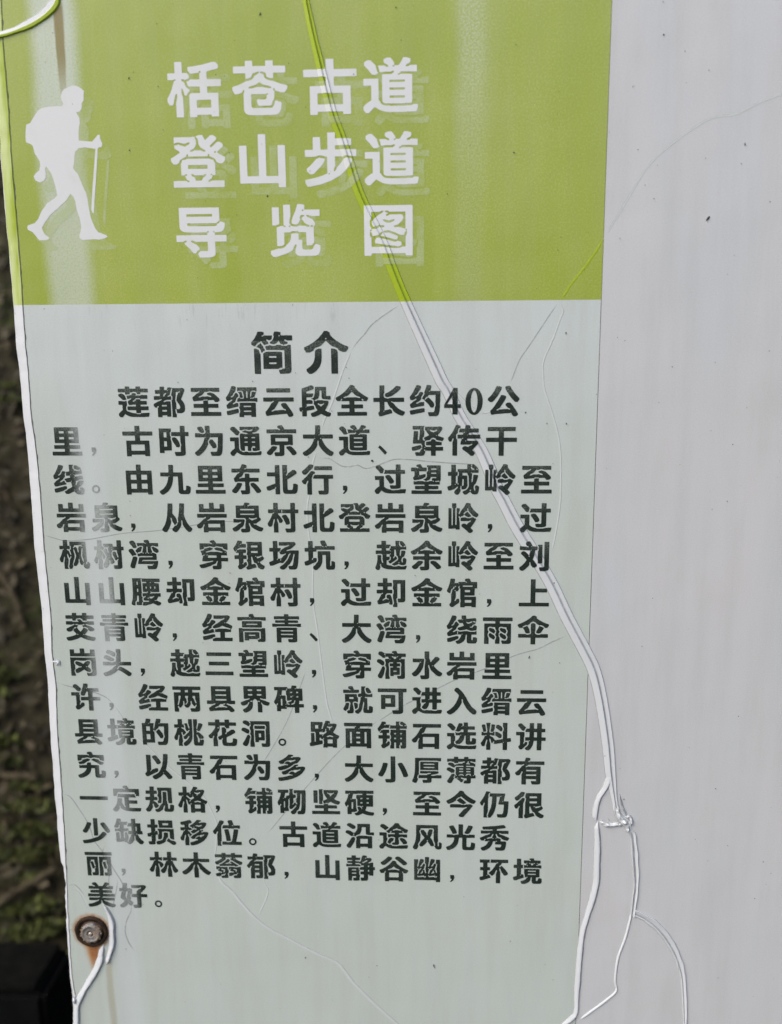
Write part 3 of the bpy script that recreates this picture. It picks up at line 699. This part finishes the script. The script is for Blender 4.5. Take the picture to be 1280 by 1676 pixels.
def hit(px, py):                             # where a pixel's ray meets the bank
    d = ray(px, py); t = .5
    while t < 6:
        p = CAM + d * t
        if p.z < bank_z(p.x, p.y): return p
        t += .01
    return CAM + d * 3
# leaf litter: thousands of small curled leaves as one object, each with its own tone
def leaf_cloud(name, n_, region, size, mat, label, curl=.35, lie=.5, lift=.006):
    V = []; Fc = []; TN = []
    for _ in range(n_):
        x, y = region(); nn = bank_n(x, y); L_ = random.uniform(*size); W = L_ * random.uniform(.28, .5)
        q = (nn + Vector((random.gauss(0, lie), random.gauss(0, lie), random.gauss(0, lie)))).normalized()
        t = q.cross(Vector((random.gauss(0, 1), random.gauss(0, 1), random.gauss(0, 1)))).normalized(); b = q.cross(t)
        o = Vector((x, y, bank_z(x, y))) + nn * random.uniform(.001, lift * 2.5); k = len(V); c = random.uniform(0, curl) * L_
        for (u, v, w_) in ((-.5, 0, .6), (-.2, -.5, .35), (-.15, 0, .0), (-.2, .5, .35), (.2, -.42, .35), (.2, 0, .08), (.2, .42, .35), (.55, 0, .7)):
            V.append(o + t * u * L_ + b * v * W + q * w_ * c)
        Fc += [(k, k + 1, k + 2), (k, k + 2, k + 3), (k + 1, k + 4, k + 5, k + 2), (k + 2, k + 5, k + 6, k + 3), (k + 4, k + 7, k + 5), (k + 5, k + 7, k + 6)]
        TN += [random.random()] * 8
    o = mesh_obj(name, V, Fc, mat, None, {'tone': TN}); tag(o, kind='stuff', label=label); return o
def leaf_mat(name, stops, rough=.7):
    T = NT(name, rough, .35); r_ = T.n('ShaderNodeValToRGB'); T.put(T.attr('tone'), r_.inputs[0])
    e = r_.color_ramp.elements; e[0].color = stops[0] + (1,); e[1].color = stops[-1] + (1,)
    for i, s_ in enumerate(stops[1:-1]): q = e.new((i + 1) / (len(stops) - 1)); q.color = s_ + (1,)
    return T.color(r_.outputs[0])
M_litter = leaf_mat('dead brown leaves', [(.010, .008, .004), (.030, .025, .012), (.018, .016, .007), (.046, .038, .018), (.034, .024, .011), (.070, .060, .032)])
M_moss = leaf_mat('moss and small weeds', [(.020, .026, .005), (.050, .062, .011), (.032, .036, .008), (.085, .105, .016), (.05, .045, .012)])
def reg_all():
    y = random.uniform(.3, 2.2); return random.uniform(-.75 - y * .35, .15), y
def reg_at(spots):
    def f():
        px, py, r_ = random.choice(spots); p = hit(px + random.gauss(0, r_), py + random.gauss(0, r_)); return p.x, p.y
    return f
leaf_cloud('leaf_litter', 17000, reg_all, (.008, .028), M_litter, 'brown dead leaves covering the bank behind the board')
leaf_cloud('moss_patches', 3000, reg_at([(50, 1325, 14), (75, 1372, 12), (60, 1365, 16), (20, 1390, 20), (55, 1420, 10), (60, 1500, 12), (85, 1515, 12), (75, 1525, 16), (20, 1520, 12), (20, 660, 9), (100, 1600, 12), (104, 1640, 10), (12, 1240, 12), (60, 1540, 14), (5, 1120, 12)]), (.006, .018), M_moss, 'yellow green moss and tiny weeds on the dark bank', .3, .8)
# twigs lying on the bank
M_twig = world_mat('weathered twig bark', (.030, .024, .013, 1), (.085, .070, .042, 1), 90)
def twig(pxs, r0, r1, label):
    pts = [hit(*p) + Vector((0, -.012, .012)) for p in pxs]; dn = []
    for i in range(len(pts) - 1):
        for j in range(8): t = j / 8; dn.append(pts[i].lerp(pts[i + 1], t) + Vector((noise.noise(pts[i] * 9 + Vector((j, 0, 0))), 0, noise.noise(pts[i] * 7 + Vector((0, j, 0))))) * .003)
    dn.append(pts[-1]); base = dn[0].copy(); V = []; Fc = []; n_ = 8
    for i, p in enumerate(dn):
        t = (dn[min(i + 1, len(dn) - 1)] - dn[max(i - 1, 0)]).normalized(); u = t.cross(Vector((0, 0, 1))).normalized(); v = t.cross(u)
        rr = r0 + (r1 - r0) * i / (len(dn) - 1); rr *= 1 + .2 * noise.noise(p * 60)
        for k in range(n_):
            a_ = 2 * math.pi * k / n_; V.append(p - base + (u * math.cos(a_) + v * math.sin(a_)) * rr)
    for i in range(len(dn) - 1):
        for k in range(n_): Fc.append((i * n_ + k, i * n_ + (k + 1) % n_, (i + 1) * n_ + (k + 1) % n_, (i + 1) * n_ + k))
    Fc.append(tuple(range(n_))[::-1]); Fc.append(tuple(range((len(dn) - 1) * n_, len(dn) * n_)))
    o = mesh_obj('twig', V, Fc, M_twig, None, smooth=True); o.location = base; tag(o, label, 'twig')
twig([(-60, 1268), (0, 1275), (70, 1279)], .0055, .0045, 'pale straight twig lying level on the bank at mid height of the left edge')
twig([(-50, 1520), (10, 1482), (55, 1452), (100, 1428)], .0065, .0045, 'brown twig slanting up to the right just above the dark post')
twig([(-40, 905), (-5, 935), (25, 975), (48, 1040)], .006, .004, 'dark brown twig sloping down to the right beside the upper text lines')
# dark post behind the lower left corner of the board
p0 = CAM + ray(46, 1628) * 1.02
bm = bmesh.new(); px1 = (CAM + ray(70, 1600) * 1.02).x; px0 = px1 - .12
box(bm, -.055, .055, -.04, .04, -(p0.z - .02), 0, .006)
post = bm_obj('post_shaft', bm, simple('matt black painted steel', (.003, .0033, .0035, 1), .95, .05, (.005, .005, .005, 1), 40), None)
pe = bpy.data.objects.new('square_post', None); COL.objects.link(pe); pe.location = (px1 - .055, p0.y + .04, .02); tag(pe, 'short square black post standing behind the lower left corner of the board', 'post')
post.parent = pe; post.location = (0, 0, p0.z - .02)
bm = bmesh.new(); box(bm, -.052, .046, -.037, .037, 0, .006, .002); cp = bm_obj('post_cap', bm, simple('rough black plastic cap', (.003, .0034, .0032, 1), .95, .04, (.006, .006, .005, 1), 60), pe); cp.location = (0, 0, p0.z - .02 + .0002)
